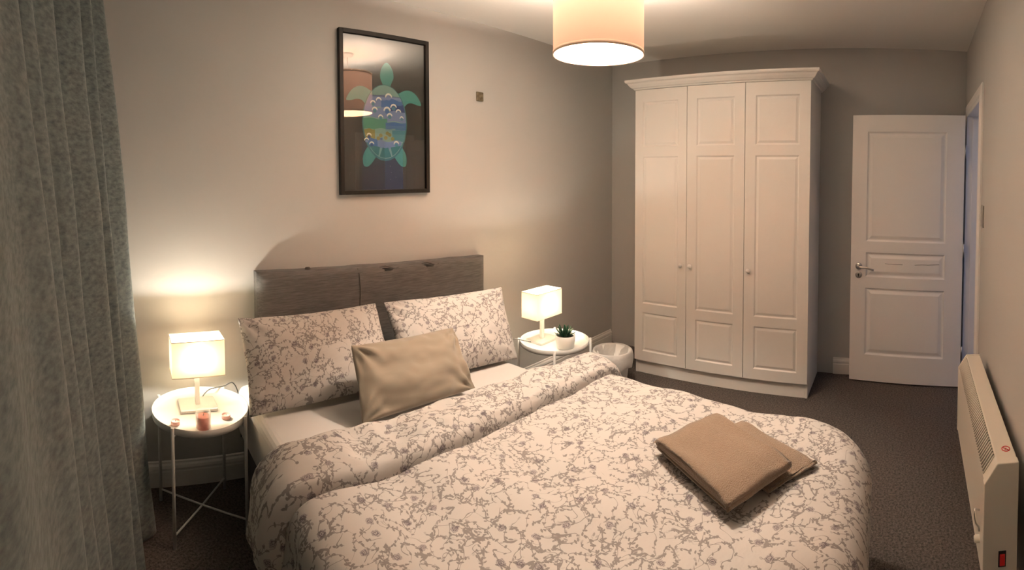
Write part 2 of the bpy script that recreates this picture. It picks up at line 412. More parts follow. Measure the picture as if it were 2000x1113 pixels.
# ------------------------------------------------------------------ wardrobe (front faces -x)
WX, WY0, WY1, WT, WB = -.50, -.530, -1.865, 2.19, .105
wr = thing('wardrobe', 'tall white three door wardrobe with cornice against the far grey wall', 'wardrobe', (-.25, -1.2, 0))
wr_inv = Matrix.Translation((.25, 1.2, 0))
def wobj(name, bm, m, parent=wr, **k):
    bm.transform(wr_inv); return obj(name, bm, m, parent, **k)
bm = bmesh.new(); f0 = WX+.022
for lo, hi in (((f0, WY0-.018, 0), (-.012, WY0, WT)), ((f0, WY1, 0), (-.012, WY1+.018, WT)), ((f0, WY1+.018, WT-.03), (-.012, WY0-.018, WT)), ((f0, WY1+.018, .09), (-.012, WY0-.018, .11)), ((-.02, WY1+.018, .11), (-.012, WY0-.018, WT-.03))):
    add_box(bm, lo, hi)
add_box(bm, (f0+.0, WY1+.018, .11), (f0+.012, WY0-.018, WT-.03))
wobj('carcass', bm, M['white'], bevel=.0015)
bm = bmesh.new(); add_box(bm, (f0+.004, WY1+.018, 0), (f0+.022, WY0-.018, .092)); wobj('plinth', bm, M['white'], bevel=.002)
cuts = [WY0+.002, -.962, -1.404, WY1-.002]
for k in range(3):
    a, b = cuts[k]-.0018, cuts[k+1]+.0018; w_ = a-b; h_ = WT-.008-WB
    m_ = .075 if k else .068
    bm = bmesh.new()
    panel_board(bm, w_, h_, .020, [(m_, .075, w_-m_, .375), (m_, .445, w_-m_, 1.57), (m_, 1.645, w_-m_, 1.985)], groove=.016, depth=.0075)
    # front (local -y) must face -x: local x -> -y, local y -> +x
    bm.transform(Matrix(((0,1,0,WX),(-1,0,0,a),(0,0,1,WB),(0,0,0,1))))
    dr = wobj('door', bm, M['white'], bevel=.0015)
    ky = (b+.035) if k == 0 else (a-.038)
    bm = bmesh.new(); add_lathe(bm, [(.006,0), (.006,.012), (.010,.016), (.0165,.022), (.0175,.028), (.013,.034), (0,.036)], 20)
    bm.transform(Matrix.Translation((WX, ky, .872)) @ Matrix.Rotation(-PI/2, 4, 'Y'))
    wobj('knob', bm, M['white'], dr)
# cornice, mitred round front and both ends
prof = [(0,0), (.010,0), (.014,.008), (.026,.014), (.040,.030), (.048,.044), (.060,.050), (.064,.058), (.064,.070), (0,.070)]
bm = bmesh.new(); rings = []
for o_, z in prof:
    rings.append([bm.verts.new((x, y, WT-.006+z)) for x, y in ((-.012, WY0+o_), (WX-o_+.004, WY0+o_), (WX-o_+.004, WY1-o_), (-.012, WY1-o_))])
for p_, q_ in zip(rings, rings[1:]):
    for k in range(3): bm.faces.new((p_[k], p_[k+1], q_[k+1], q_[k]))
bm.faces.new(rings[-1]); bm.faces.new(rings[0])
for k in (0, 3): bm.faces.new([r_[k] for r_ in rings])
wobj('cornice', bm, M['white'])

# ------------------------------------------------------------------ pendant lamp
PX, PY, PZ0, PZ1, PR = -1.985, -1.193, 2.045, 2.365, .198
pl = thing('pendant_light', 'lit peach drum pendant lamp hanging from the ceiling', 'ceiling lamp', (PX, PY, 0))
bm = bmesh.new(); add_lathe(bm, [(0,H-.03), (.035,H-.028), (.05,H-.012), (.052,H)], 28); obj('ceiling_rose', bm, M['metal_white'], pl)
bm = bmesh.new(); add_tube(bm, [(0,0,H-.028), (0,0,2.376)], .004, 8); obj('cord', bm, M['whitecord'], pl)
bm = bmesh.new(); add_lathe(bm, [(PR,PZ0), (PR,PZ1)], 96); sh = obj('lamp_shade', bm, M['pendant'], pl)
band = mat('peach_binding', (.74,.52,.38), .8)
for z, z0, z1 in ((PZ0, PZ0+.001, PZ0+.016), (PZ1, PZ1-.016, PZ1-.001)):
    bm = bmesh.new(); add_lathe(bm, [(PR-.002, z0), (PR+.0016, z0), (PR+.0016, z1), (PR-.002, z1), (PR-.002, z0)], 96); obj('trim_band', bm, band, sh)
bm = bmesh.new()
for k in range(3):
    a = 2*PI*k/3+.4; add_tube(bm, [(0,0,2.36), (PR*math.cos(a), PR*math.sin(a), PZ1-.004)], .002, 6)
add_lathe(bm, [(.014,2.346), (.018,2.348), (.018,2.372), (.012,2.380)], 20); obj('lamp_holder', bm, M['metal_white'], pl)
bm = bmesh.new(); add_lathe(bm, [(0,2.285), (.018,2.289), (.026,2.298), (.029,2.312), (.026,2.328), (.016,2.342), (.013,2.348)], 20); obj('bulb', bm, M['bulb'], pl)
def bulb_light(name, loc, power, radius, colour, parent=None):
    ld = bpy.data.lights.new(name, 'POINT'); ld.energy = power; ld.color = colour; ld.shadow_soft_size = radius
    lo = bpy.data.objects.new(name, ld); C.objects.link(lo); lo.location = loc
    if parent: lo.parent = parent
bulb_light('pendant_bulb_light', (0, 0, 2.325), PENDANT_W, .03, WARM, pl)

# ------------------------------------------------------------------ side tables and bedside lamps
TZ = .475; TL = (-3.440, -.252, 0); TR = (-1.415, -.478, 0)
def side_table(loc, rot, label):
    t = thing('side_table', label, 'side table', loc, rot, 'round tray side tables')
    z = TZ; r = .217
    bm = bmesh.new(); add_lathe(bm, [(0,z-.004), (r-.004,z-.004), (r-.002,z-.002), (r,z+.026), (r-.003,z+.026), (r-.006,z+.004), (r-.012,z), (0,z)], 72)
    obj('tray', bm, M['metal_white'], t)
    for k in range(4):
        a = R(45+90*k); c, s_ = math.cos(a), math.sin(a)
        bm = bmesh.new(); add_tube(bm, [((r+.008)*c, (r+.008)*s_, 0), ((r+.008)*c, (r+.008)*s_, z+.03)], .0075, 12)
        add_tube(bm, [((r-.02)*c, (r-.02)*s_, z-.010), ((r+.008)*c, (r+.008)*s_, z-.010)], .005, 8)
        obj('leg', bm, M['metal_white'], t)
    for k in range(2):
        a = R(45+90*k); c, s_ = math.cos(a)*(r+.008), math.sin(a)*(r+.008); zz = .055 if k else .051
        bm = bmesh.new(); add_tube(bm, [(c, s_, .055), (0, 0, zz), (-c, -s_, .055)], .0042, 8); obj('cross_bar', bm, M['metal_white'], t)
    return t

side_table(TL, R(6), 'round white tray table between the curtain and the bed, holding the pink candles')
side_table(TR, R(-6), 'round white tray table holding the potted plant, near the waste bin')
def table_lamp(loc, label, cordpts, gain=1):
    t = thing('table_lamp', label, 'table lamp', loc, 0, 'bedside table lamps')
    bm = bmesh.new(); add_box(bm, (-.085, -.067, 0), (.085, .067, .014)); obj('base', bm, M['lampmetal'], t, bevel=.003)
    bm = bmesh.new(); add_box(bm, (-.011, -.011, .014), (.011, .011, .16)); obj('stem', bm, M['lampmetal'], t, bevel=.002)
    z0, z1 = .158, .324; X, Y = .120, .066
    def ring(x, y, z): return [(-x,-y,z), (x,-y,z), (x,y,z), (-x,y,z)]
    bm = bmesh.new(); A = [bm.verts.new(p) for p in ring(X, Y, z0)]; B = [bm.verts.new(p) for p in ring(X, Y, z1)]
    for k in range(4): bm.faces.new((A[k], A[(k+1)%4], B[(k+1)%4], B[k]))
    sh = obj('lamp_shade', bm, M['shade'], t)
    for z in (z0+.002, z1-.002):
        bm = bmesh.new(); q = ring(X+.0005, Y+.0005, z)
        for k in range(4): add_tube(bm, [q[k], q[(k+1)%4]], .0018, 6)
        obj('shade_wire', bm, M['shade'], sh)
    bm = bmesh.new(); add_tube(bm, [(-X, 0, .175), (X, 0, .175)], .002, 6); add_lathe(bm, [(.011,.158), (.013,.165), (.014,.200), (.0185,.214), (.0185,.218), (0,.218)], 16); obj('lamp_holder', bm, M['metal_white'], t)  # holder with a wide top flange added to keep bulb light off the tray
    bm = bmesh.new(); add_lathe(bm, [(.010,.208), (.014,.216), (.0185,.230), (.0185,.240), (.012,.254), (0,.258)], 16); obj('bulb', bm, M['bulb'], t)
    bm = bmesh.new(); add_tube(bm, catmull(cordpts, 6), .0028, 8); obj('cord', bm, M['cord'], t, smooth=True)
    bulb_light('bedside_bulb_light', (0, 0, .234), LAMP_W*gain, .012, PALE, t)
    return t
table_lamp((-3.442, -.190, TZ), 'lit cream box-shade lamp behind the pink candle, on the table by the curtain',
           [(.03,.067,.006), (.05,.085,.02), (.075,.10,.030), (.11,.105,.034), (.15,.115,.034), (.20,.13,.036), (.235,.145,-.06), (.24,.15,-.25)], 1.35)
table_lamp((-1.422, -.380, TZ), 'lit cream box-shade lamp beside the potted plant, on the table near the bin',
           [(-.085,.02,.006), (-.105,.03,.012), (-.13,.05,.020), (-.165,.06,.033), (-.215,.08,.033), (-.245,.12,-.06), (-.25,.17,-.25)])

# candles on the left table
t = thing('candle', 'pink jar candle in clear glass on the left bedside table', 'candle', (-3.450, -.408, TZ))
bm = bmesh.new(); add_lathe(bm, [(0,0), (.031,0), (.0325,.003), (.0325,.082), (.0305,.082), (.0305,.010), (0,.010)], 40); obj('jar', bm, M['jarglass'], t)
bm = bmesh.new(); add_lathe(bm, [(0,.0115), (.0298,.0115), (.0298,.060), (.027,.0605), (0,.0605)], 40); obj('wax', bm, M['wax'], t)
bm = bmesh.new(); add_tube(bm, [(0,0,.0605), (.001,0,.066), (.002,.001,.070)], .0012, 6); obj('wick', bm, M['wick'], t)
for (x, y), lab in (((-3.560, -.340), 'small pale pink tealight nearer the curtain, left of the jar candle'), ((-3.337, -.330), 'small pale pink tealight nearer the pillow, right of the jar candle')):
    t = thing('tealight', lab, 'tealight', (x, y, TZ), 0, 'tealights on the left table')
    bm = bmesh.new(); add_lathe(bm, [(0,0), (.018,0), (.0195,.003), (.0195,.017), (.0180,.017), (.0178,.0135), (0,.0135)], 28); obj('cup', bm, M['palewax'], t)
    bm = bmesh.new(); add_tube(bm, [(0,0,.0135), (.001,0,.020)], .001, 6); obj('wick', bm, M['wick'], t)

# potted succulent on the right table
t = thing('potted_plant', 'small green spiky succulent in a white pot beside the right lamp', 'plant', (-1.437, -.580, TZ))
bm = bmesh.new(); add_lathe(bm, [(0,0), (.046,0), (.052,.004), (.060,.045), (.062,.078), (.060,.080), (.057,.078), (.055,.066), (0,.066)], 48); obj('pot', bm, M['ceramic'], t)
bm = bmesh.new(); add_lathe(bm, [(0,.0665), (.0548,.0665), (.0548,.068), (.03,.073), (0,.074)], 30); obj('soil', bm, M['soil'], t)
def leaf(a, tilt, L_, w_, base_r):
    bm = bmesh.new(); n_ = 8; rows = []
    for i in range(n_+1):
        s_ = i/n_; wd = w_*(.75+.5*s_)*(1-s_**2.2)+.0004; el = tilt + .35*s_
        if i == 0: p = Vector((base_r, 0, .068)); 
        else: p = rows[-1][0] + Vector((math.cos(el), 0, math.sin(el)))*(L_/n_)
        rows.append((p, wd))
    up = []
    for p, wd in rows:
        up.append([bm.verts.new(p + Vector(q)) for q in ((0,-wd,.25*wd), (0,-.5*wd,-.25*wd), (0,0,-.45*wd), (0,.5*wd,-.25*wd), (0,wd,.25*wd), (0,0,.12*wd))])
    for A, B in zip(up, up[1:]):
        for k in range(6):
            f = bm.faces.new((A[k], A[(k+1)%6], B[(k+1)%6], B[k])); f.smooth = True
    bm.faces.new(up[0]); bm.faces.new(up[-1])
    bm.transform(Matrix.Rotation(a, 4, 'Z')); return bm
k = 0
for ringn, tilt, L_, w_, br in ((9, .40, .075, .0095, .012), (8, .75, .078, .009, .010), (7, 1.05, .075, .008, .007), (4, 1.32, .062, .006, .003)):
    for i in range(ringn):
        obj('leaf', leaf(2*PI*i/ringn + ringn*.37 + random.uniform(-.15,.15), tilt+random.uniform(-.1,.1), L_*random.uniform(.85,1.1), w_, br), M['leaf'], t)

# ------------------------------------------------------------------ waste bin
t = thing('waste_bin', 'white waste bin with a bag folded over its rim, by the wardrobe', 'waste bin', (-.80, -.515, 0))
bm = bmesh.new(); add_lathe(bm, [(0,.004), (.095,.004), (.100,0), (.103,.004), (.133,.262), (.130,.262), (.100,.008), (0,.008)], 48); obj('bucket', bm, M['bin'], t)
def crumple(p, a):
    q = noise.noise(Vector((p.x*14, p.y*14, p.z*16)))*.010 + noise.noise(Vector((p.x*35, p.y*35, p.z*30)))*.004
    hem = .012*math.sin(3*a+.7) if p.z < .17 else 0
    d = Vector((p.x, p.y, 0)).normalized()
    return p + d*q*(1 if p.z < .262 and p.length > .14 else .25) + Vector((0,0,hem))
bm = bmesh.new(); add_lathe(bm, [(.098,.03), (.112,.12), (.1285,.255), (.131,.267), (.137,.270), (.143,.262), (.150,.235), (.153,.205), (.150,.175), (.143,.150)], 72, fn=crumple)
obj('bag', bm, M['liner'], t, smooth=True)

# ------------------------------------------------------------------ framed print and wall plate
fx0, fx1, fz0, fz1 = -2.625, -2.035, 1.427, 2.327
t = thing('framed_poster', 'black framed dark poster of a teal sea turtle above the headboard', 'poster', (-2.33, 0, fz0))
FI = Matrix.Translation((2.33, 0, -fz0))
fw = .024
bm = bmesh.new()
for lo, hi in (((fx0, -.03, fz0), (fx0+fw, -.002, fz1)), ((fx1-fw, -.03, fz0), (fx1, -.002, fz1)), ((fx0+fw, -.03, fz0), (fx1-fw, -.002, fz0+fw)), ((fx0+fw, -.03, fz1-fw), (fx1-fw, -.002, fz1))):
    add_box(bm, lo, hi, FI)
obj('frame', bm, M['black'], t, bevel=.002)
pw, ph = fx1-fx0-2*fw, fz1-fz0-2*fw
PC = {'ink': (.030,.030,.024), 'teal': (.05,.24,.21), 'deep': (.022,.15,.145), 'sage': (.17,.30,.27), 'blue': (.035,.115,.30), 'navy': (.012,.045,.17), 'lilac': (.14,.20,.36), 'green': (.05,.22,.15), 'ochre': (.21,.20,.05), 'foam': (.66,.66,.58), 'line': (.03,.14,.15), 'star': (.40,.40,.33), 'seaw': (.045,.19,.24)}
keys = list(PC); pm = [mat('print_'+k_, PC[k_], .6) for k_ in keys]
bm = bmesh.new(); add_box(bm, (fx0+fw, -.010, fz0+fw), (fx1-fw, -.006, fz1-fw), FI)
lay = [0]
def uvp(u, v): return ((u-.5)*pw, fz1-fz0-fw-v*ph)        # u from the left, v from the top of the print
def poly(pts, key, raw=False):
    lay[0] += 1; y = -.0102 - .00002*lay[0]
    q = pts if raw else [uvp(*p) for p in pts]
    f = bm.faces.new([bm.verts.new((a, y, b)) for a, b in q]); f.material_index = keys.index(key)
AR = pw/ph
def ell(cu, cv, ru, rv, rot=0, n_=28, a0=0, a1=2*PI):
    out = []
    for k_ in range(n_ + (1 if a1-a0 < 2*PI-.01 else 0)):
        a = a0 + (a1-a0)*k_/n_; x, y = ru*math.cos(a), rv*AR*math.sin(a)/1
        # radii in units of print width
        X = x*math.cos(rot) - (rv*math.sin(a))*math.sin(rot); Y = x*math.sin(rot) + (rv*math.sin(a))*math.cos(rot)
        out.append((cu+X, cv+Y*AR))
    return out
def smooth_poly(pts, n_=4):
    out = []; N = len(pts)
    for i in range(N):
        p0, p1, p2, p3 = (Vector(pts[(i+j-1) % N]) for j in range(4))
        for s_ in range(n_):
            t_ = s_/n_
            out.append(tuple(.5*((2*p1) + (p2-p0)*t_ + (2*p0-5*p1+4*p2-p3)*t_*t_ + (3*p1-p0-3*p2+p3)*t_**3)))
    return out
# limbs
poly(smooth_poly([(.52,.155),(.58,.185),(.605,.245),(.58,.285),(.565,.31),(.57,.34),(.47,.34),(.475,.31),(.445,.27),(.44,.235),(.465,.185)]), 'teal')
fl = [(.64,.375),(.72,.335),(.80,.325),(.88,.345),(.94,.39),(.955,.42),(.90,.42),(.84,.41),(.78,.415),(.72,.44)]
poly(smooth_poly(fl), 'teal'); poly(smooth_poly([(1.0-u, v) for u, v in fl][::-1]), 'teal')
hd = [(.31,.71),(.40,.745),(.36,.80),(.29,.845),(.235,.84),(.225,.79),(.25,.745)]
poly(smooth_poly(hd), 'teal'); poly(smooth_poly([(.985-u, v) for u, v in hd][::-1]), 'teal')
poly([(.46,.775),(.53,.775),(.495,.81)], 'deep')
poly(ell(.495,.555,.275,.40), 'line'); poly(ell(.495,.55,.262,.385), 'sage')
def clipband(v0, v1, u0, u1, key, wob=0, ph_=0):
    top, bot = [], []
    for i in range(15):
        s_ = i/14; u = u0+(u1-u0)*s_
        def lim(v):
            k_ = (v-.55)/(.385*AR); hw = .262*math.sqrt(max(0, 1-k_*k_)); return hw
        va = v0 + wob*math.sin(s_*9+ph_); vb = v1 + wob*math.sin(s_*8+ph_+1)
        top.append((min(max(u, .495-lim(va)), .495+lim(va)), va)); bot.append((min(max(u, .495-lim(vb)), .495+lim(vb)), vb))
    poly(top + bot[::-1], key)
clipband(.375,.455,.23,.76,'lilac',.006); clipband(.40,.47,.45,.76,'blue',.008,1); clipband(.455,.52,.23,.50,'lilac',.005,2)
clipband(.43,.485,.56,.76,'navy',.006,3); clipband(.475,.545,.48,.76,'lilac',.005); clipband(.53,.60,.23,.52,'green',.004,2)
clipband(.55,.60,.50,.76,'blue',.003,1); clipband(.60,.66,.23,.37,'ochre',.004); clipband(.595,.68,.37,.62,'sage',.004,2)
clipband(.60,.675,.58,.76,'seaw',.004,1); clipband(.66,.72,.23,.46,'blue',.006,2); clipband(.675,.725,.40,.70,'lilac',.008,4)
for cu, cv in ((.44,.64),(.50,.655),(.55,.635),(.52,.625),(.585,.66),(.41,.66)): poly(ell(cu, cv, .022, .02), 'ochre')
def lim_(v): return .258*math.sqrt(max(0, 1-((v-.55)/(.378*AR))**2))
for a0, a1 in ((-1.0,-.36), (-.30,.30), (.36,1.0)):
    top = []; bot = []
    for i in range(9):
        s_ = a0+(a1-a0)*i/8
        vt = .705 + .02*(1-abs(s_)); top.append((.495+s_*lim_(vt)*(.62 if abs(s_) < .34 else 1)*.98, vt))
        bb = ell(.495,.55,.258,.378, n_=1)[0]
        ang_ = PI/2 - s_*.95; bot.append((.495+.256*math.cos(ang_), .55+.376*AR*math.sin(ang_)))
    poly(top + bot[::-1], 'deep')
for cu, cv, rr in ((.54,.385,.045),(.42,.41,.035),(.35,.43,.032),(.60,.45,.04),(.37,.475,.035),(.52,.475,.045),(.66,.48,.035),(.44,.52,.03),(.55,.51,.035),(.30,.645,.03),(.27,.675,.028),(.63,.695,.035),(.33,.70,.03),(.70,.52,.025)):
    o_ = ell(cu, cv, rr, rr, n_=10, a0=PI*1.0, a1=PI*1.95); i_ = ell(cu, cv+.003, rr*.72, rr*.66, n_=10, a0=PI*1.0, a1=PI*1.95)
    poly(o_ + i_[::-1], 'foam')
    poly(ell(cu, cv+.006, rr*.6, rr*.5, n_=14), random.choice(['blue','lilac','navy','seaw']))
for k_ in range(8): poly([(.50+.0,.575+.0045*k_*1), (.735,.572+.0045*k_), (.735,.5733+.0045*k_), (.50,.5763+.0045*k_)], 'seaw' if k_ % 2 else 'lilac')
rs = random.Random(3)
for k_ in range(150):
    u, v = rs.uniform(.03,.97), rs.choice([rs.uniform(.03,.33), rs.uniform(.66,.95)])
    if ((u-.495)/.33)**2 + ((v-.55)/(.45*AR))**2 < 1: continue
    poly(ell(u, v, .0028*rs.uniform(.4,1.2), .0028*rs.uniform(.4,1.2), n_=6), 'star')
obj('print', bm, pm, t)
box_obj('glass', (-(fx1-fx0)/2+fw, -.0185, fw), ((fx1-fx0)/2-fw, -.0165, fz1-fz0-fw), M['glass'], t)

t = thing('wall_plate', 'small tarnished square metal plate on the grey wall right of the poster', 'wall plate', (-1.607, 0, 2.047))
bm = bmesh.new(); add_box(bm, (-.030, -.009, -.030), (.030, 0, .030)); obj('plate', bm, M['bronze'], t, bevel=.003)
bm = bmesh.new(); add_box(bm, (-.026, -.0105, -.026), (.004, -.009, .004)); add_box(bm, (.006, -.0105, -.012), (.026, -.009, .026)); obj('clip', bm, M['bronze'], t, bevel=.001)

# ------------------------------------------------------------------ heater on the right wall (local x along the wall, +y into the room)
t = thing('wall_heater', 'long cream electric convector heater fixed low on the right wall', 'heater')
t.matrix_world = WS
hx0, hx1, hz0, hz1, hd0, hd1 = -2.33, -1.37, .27, .645, .036, .140
ch = .052
sec = [(hd0,hz0), (hd1,hz0), (hd1,hz1-ch-.01), (hd1-ch*.75,hz1), (hd0,hz1)]
bm = bmesh.new(); add_prism(bm, sec, hx0+.03, hx1-.012, 'x'); obj('casing', bm, M['heater'], t, bevel=.003)
for lo, hi, nm in ((hx0, hx0+.03, 'end_cap'), (hx1-.012, hx1, 'end_cap')):
    bm = bmesh.new(); s2 = [(hd0-.001,hz0-.002), (hd1+.003,hz0-.002), (hd1+.003,hz1-ch-.008), (hd1-ch*.75+.002,hz1+.003), (hd0-.001,hz1+.003)]
    add_prism(bm, s2, lo, hi, 'x'); obj(nm, bm, M['heater'], t, bevel=.003)
# grille: dark backing on the chamfer with cream bars
A_, B_ = Vector((0, hd1, hz1-ch-.01)), Vector((0, hd1-ch*.75, hz1)); dv = (B_-A_); nv = Vector((0, dv.z, -dv.y)).normalized()
bm = bmesh.new(); q = [A_+dv*.06+nv*.0006, A_+dv*.94+nv*.0006]
bm.faces.new([bm.verts.new((x, p.y, p.z)) for x, p in ((hx0+.055, q[0]), (hx1-.035, q[0]), (hx1-.035, q[1]), (hx0+.055, q[1]))])
gr = obj('grille', bm, M['heaterdark'], t)
bm = bmesh.new(); n_ = 50
for k in range(n_+1):
    x = hx0+.055 + (hx1-hx0-.09)*k/n_
    p, q2 = A_+dv*.06+nv*.002, A_+dv*.94+nv*.002
    add_tube(bm, [(x, p.y, p.z), (x, q2.y, q2.z)], .0034, 4)
obj('grille_bars', bm, M['heater'], gr)
bm = bmesh.new(); add_box(bm, (hx0-.002, .070, .325), (hx0+.002, .094, .375)); sw = obj('power_switch', bm, M['dark'], t, bevel=.001)
bm = bmesh.new(); add_box(bm, (hx0-.0055, .074, .331), (hx0-.0015, .090, .366)); obj('rocker', bm, M['red'], sw, bevel=.001)
# knob and wire hook on the front panel
bm = bmesh.new(); add_lathe(bm, [(.012,0), (.012,.014), (.009,.018), (0,.018)], 20)
bm.transform(Matrix.Translation((hx0+.10, hd1, .345)) @ Matrix.Rotation(-PI/2, 4, 'X')); obj('thermostat_knob', bm, M['heater'], t)
bm = bmesh.new(); add_tube(bm, [(hx0+.10, hd1+.002, .44), (hx0+.10, hd1+.016, .445), (hx0+.095, hd1+.019, .43), (hx0+.095, hd1+.013, .40), (hx0+.10, hd1+.004, .385), (hx0+.10, hd1+.002, .37)], .0028, 8)
obj('wire_clip', bm, M['chrome'], t)
# warning sticker: a struck-through ring
cx, cy = hx0+.085, .062
bm = bmesh.new(); add_tube(bm, [(cx+.015*math.cos(2*PI*k/32), cy+.013*math.sin(2*PI*k/32), hz1+.0005) for k in range(33)], .0016, 6, cap=False)
add_tube(bm, [(cx-.010, cy-.009, hz1+.0005), (cx+.010, cy+.009, hz1+.0005)], .0016, 6); add_tube(bm, [(cx-.006, cy+.004, hz1+.0005), (cx+.006, cy-.002, hz1+.0005)], .0012, 6)
obj('warning_sticker', bm, M['redink'], t)
for x in (-2.1, -1.6):
    bm = bmesh.new(); add_box(bm, (x-.02, 0, .35), (x+.02, hd0, .55)); obj('bracket', bm, M['metal_white'], t)
bm = bmesh.new(); add_tube(bm, [(hx0+.05,.03,.285), (hx0+.02,.03,.255), (hx0-.03,.025,.25), (hx0-.07,.02,.29), (hx0-.08,.012,.27), (hx0-.08,.012,.13)], .004, 8); obj('power_cord', bm, M['whitecord'], t, smooth=True)

# light switch
t = thing('light_switch', 'satin metal light switch on the right wall beside the doorway', 'light switch'); t.matrix_world = WS @ Matrix.Translation((-1.115, 0, 1.325))
bm = bmesh.new(); add_box(bm, (-.045, 0, -.06), (.045, .007, .06)); obj('plate', bm, M['steel'], t, bevel=.002)
bm = bmesh.new(); add_box(bm, (-.013, .007, -.016), (.013, .013, .016)); obj('rocker', bm, M['metal_white'], t, bevel=.002)

# ------------------------------------------------------------------ curtain
# plan of the folds from the far end: (x, y, lean)
cpl = [(-3.88,-.23,.06), (-3.79,-.25,.07), (-3.742,-.33,.075), (-3.80,-.40,.075), (-3.875,-.47,.07), (-3.84,-.54,.075), (-3.796,-.59,.08), (-3.84,-.63,.08), (-3.872,-.67,.08),
       (-3.845,-.72,.08), (-3.823,-.77,.08), (-3.87,-.83,.08), (-3.93,-.90,.08), (-3.925,-1.0,.085), (-3.872,-1.075,.09), (-3.892,-1.13,.09), (-3.915,-1.17,.09), (-3.893,-1.24,.10), (-3.925,-1.30,.10), (-3.935,-1.35,.10),
       (-3.892,-1.44,.105), (-3.915,-1.54,.10), (-3.918,-1.64,.10), (-3.905,-1.74,.10), (-3.90,-1.84,.10), (-3.94,-1.93,.09), (-3.99,-1.97,.07), (-3.97,-2.02,.07)]
pl_ = catmull(cpl, 7); bm = bmesh.new(); rows = []; NZ = 60; ztop = 2.50
for j in range(NZ+1):
    z = .015 + (ztop-.015)*j/NZ; row = []
    for i, (x, y, ln) in enumerate(pl_):
        xx = x - ln*(z-1.15)*.95
        xx = max(xx, XW+.012)
        nn = noise.noise(Vector((y*5, z*1.3, 1.7)))*.012 + noise.noise(Vector((y*14, z*3, 4)))*.005
        ny = noise.noise(Vector((y*4, z*1.1, 9.3)))*.015
        if z < .25: nn += .012*math.sin(y*31)*(1-z/.25)
        row.append(bm.verts.new((xx+nn, y+ny, z)))
    rows.append(row)
for a, b in zip(rows, rows[1:]):
    for i in range(len(a)-1): bm.faces.new((a[i], a[i+1], b[i+1], b[i]))
cur = obj('curtain', bm, M['velvet'], smooth=True, solid=.004); tag(cur, 'long grey teal velvet curtain hanging in deep folds at the left', 'curtain')

# ------------------------------------------------------------------ bed
bed = thing('bed', 'double bed with a grey headboard and a plain white fitted sheet', 'bed', (-2.56, -1.1, 0))
BI = Matrix.Translation((2.56, 1.1, 0))
def bobj(name, bm, m, parent=bed, **k): bm.transform(BI); return obj(name, bm, m, parent, **k)
bm = bmesh.new(); add_box(bm, (-3.205, -2.17, .03), (-1.90, -.085, .27)); bobj('divan_base', bm, M['divan'], bevel=.02)
for x in (-3.1, -2.0):
    for y in (-2.0, -.3):
        bm = bmesh.new(); add_lathe(bm, [(0,0), (.022,0), (.022,.03), (0,.03)], 16, (x, y, 0)); bobj('castor', bm, M['dark'])
bm = bmesh.new(); add_box(bm, (-3.232, -2.19, .272), (-1.885, -.082, .518)); bobj('mattress', bm, M['sheet'], bevel=.045, bseg=5)
# headboard: fabric panel hung a touch crooked
bm = bmesh.new(); hb = [(-3.112,.40), (-1.628,.40), (-1.622,1.008), (-3.108,1.055)]
nx, nz_ = 60, 26; g = []
for j in range(nz_+1):
    row = []
    for i in range(nx+1):
        s_, t_ = i/nx, j/nz_
        x = hb[0][0]+(hb[1][0]-hb[0][0])*s_; zt = hb[3][1]+(hb[2][1]-hb[3][1])*s_; z = .40+(zt-.40)*t_
        e = min(s_*1.48, (1-s_)*1.48, (1-t_)*.6); y = -.078 + .022*max(0, 1-e/.028)**2
        y += .002*noise.noise(Vector((x*7, z*7, 0)))
        z += .006*noise.noise(Vector((x*5, 0, 3)))*t_
        for bx in (-2.36, -2.075):
            dd = math.hypot(x-bx, (z-1.01)*.8); y += .015*math.exp(-(dd/.03)**2)
        row.append((x, y, z))
    g.append(row)
fv = [[bm.verts.new(p) for p in r_] for r_ in g]
for a, b in zip(fv, fv[1:]):
    for i in range(nx): f = bm.faces.new((a[i], a[i+1], b[i+1], b[i])); f.smooth = True
loop = fv[0] + [r_[-1] for r_ in fv[1:]] + fv[-1][-2::-1] + [r_[0] for r_ in fv[-2:0:-1]]
bk = [bm.verts.new((v.co.x, -.004, v.co.z)) for v in loop]
for i in range(len(loop)):
    j = (i+1) % len(loop); bm.faces.new((loop[i], loop[j], bk[j], bk[i]))
bm.faces.new(bk)
head = bobj('headboard', bm, M['headboard'])
bm = bmesh.new(); sx = -2.545
add_tube(bm, [(sx, -.0785, .42), (sx+.003, -.0788, .62), (sx-.001, -.0788, .80), (sx+.004, -.0788, .92), (sx-.002, -.0775, 1.0), (sx-.006, -.066, 1.028)], .0032, 6); bobj('seam', bm, M['seam'], head)
for bx, zz in ((-2.36, 1.012), (-2.075, 1.003), (-2.83, 1.045)):
    bm = bmesh.new()
    if bx < -2.5: add_lathe(bm, [(0,.012), (.012,.010), (.016,0)], 14, (bx, -.04, zz))
    else:
        for k_ in range(3): add_tube(bm, [(bx-.06+.02*k_, -.076, zz+.012-.008*k_), (bx-.02, -.072, zz+.014-.012*k_), (bx+.035, -.070, zz-.004-.004*k_), (bx+.07, -.075, zz-.010+.006*k_)], [.001,.0035,.0035,.001], 6)
    bobj('tuft', bm, M['seam'], head)

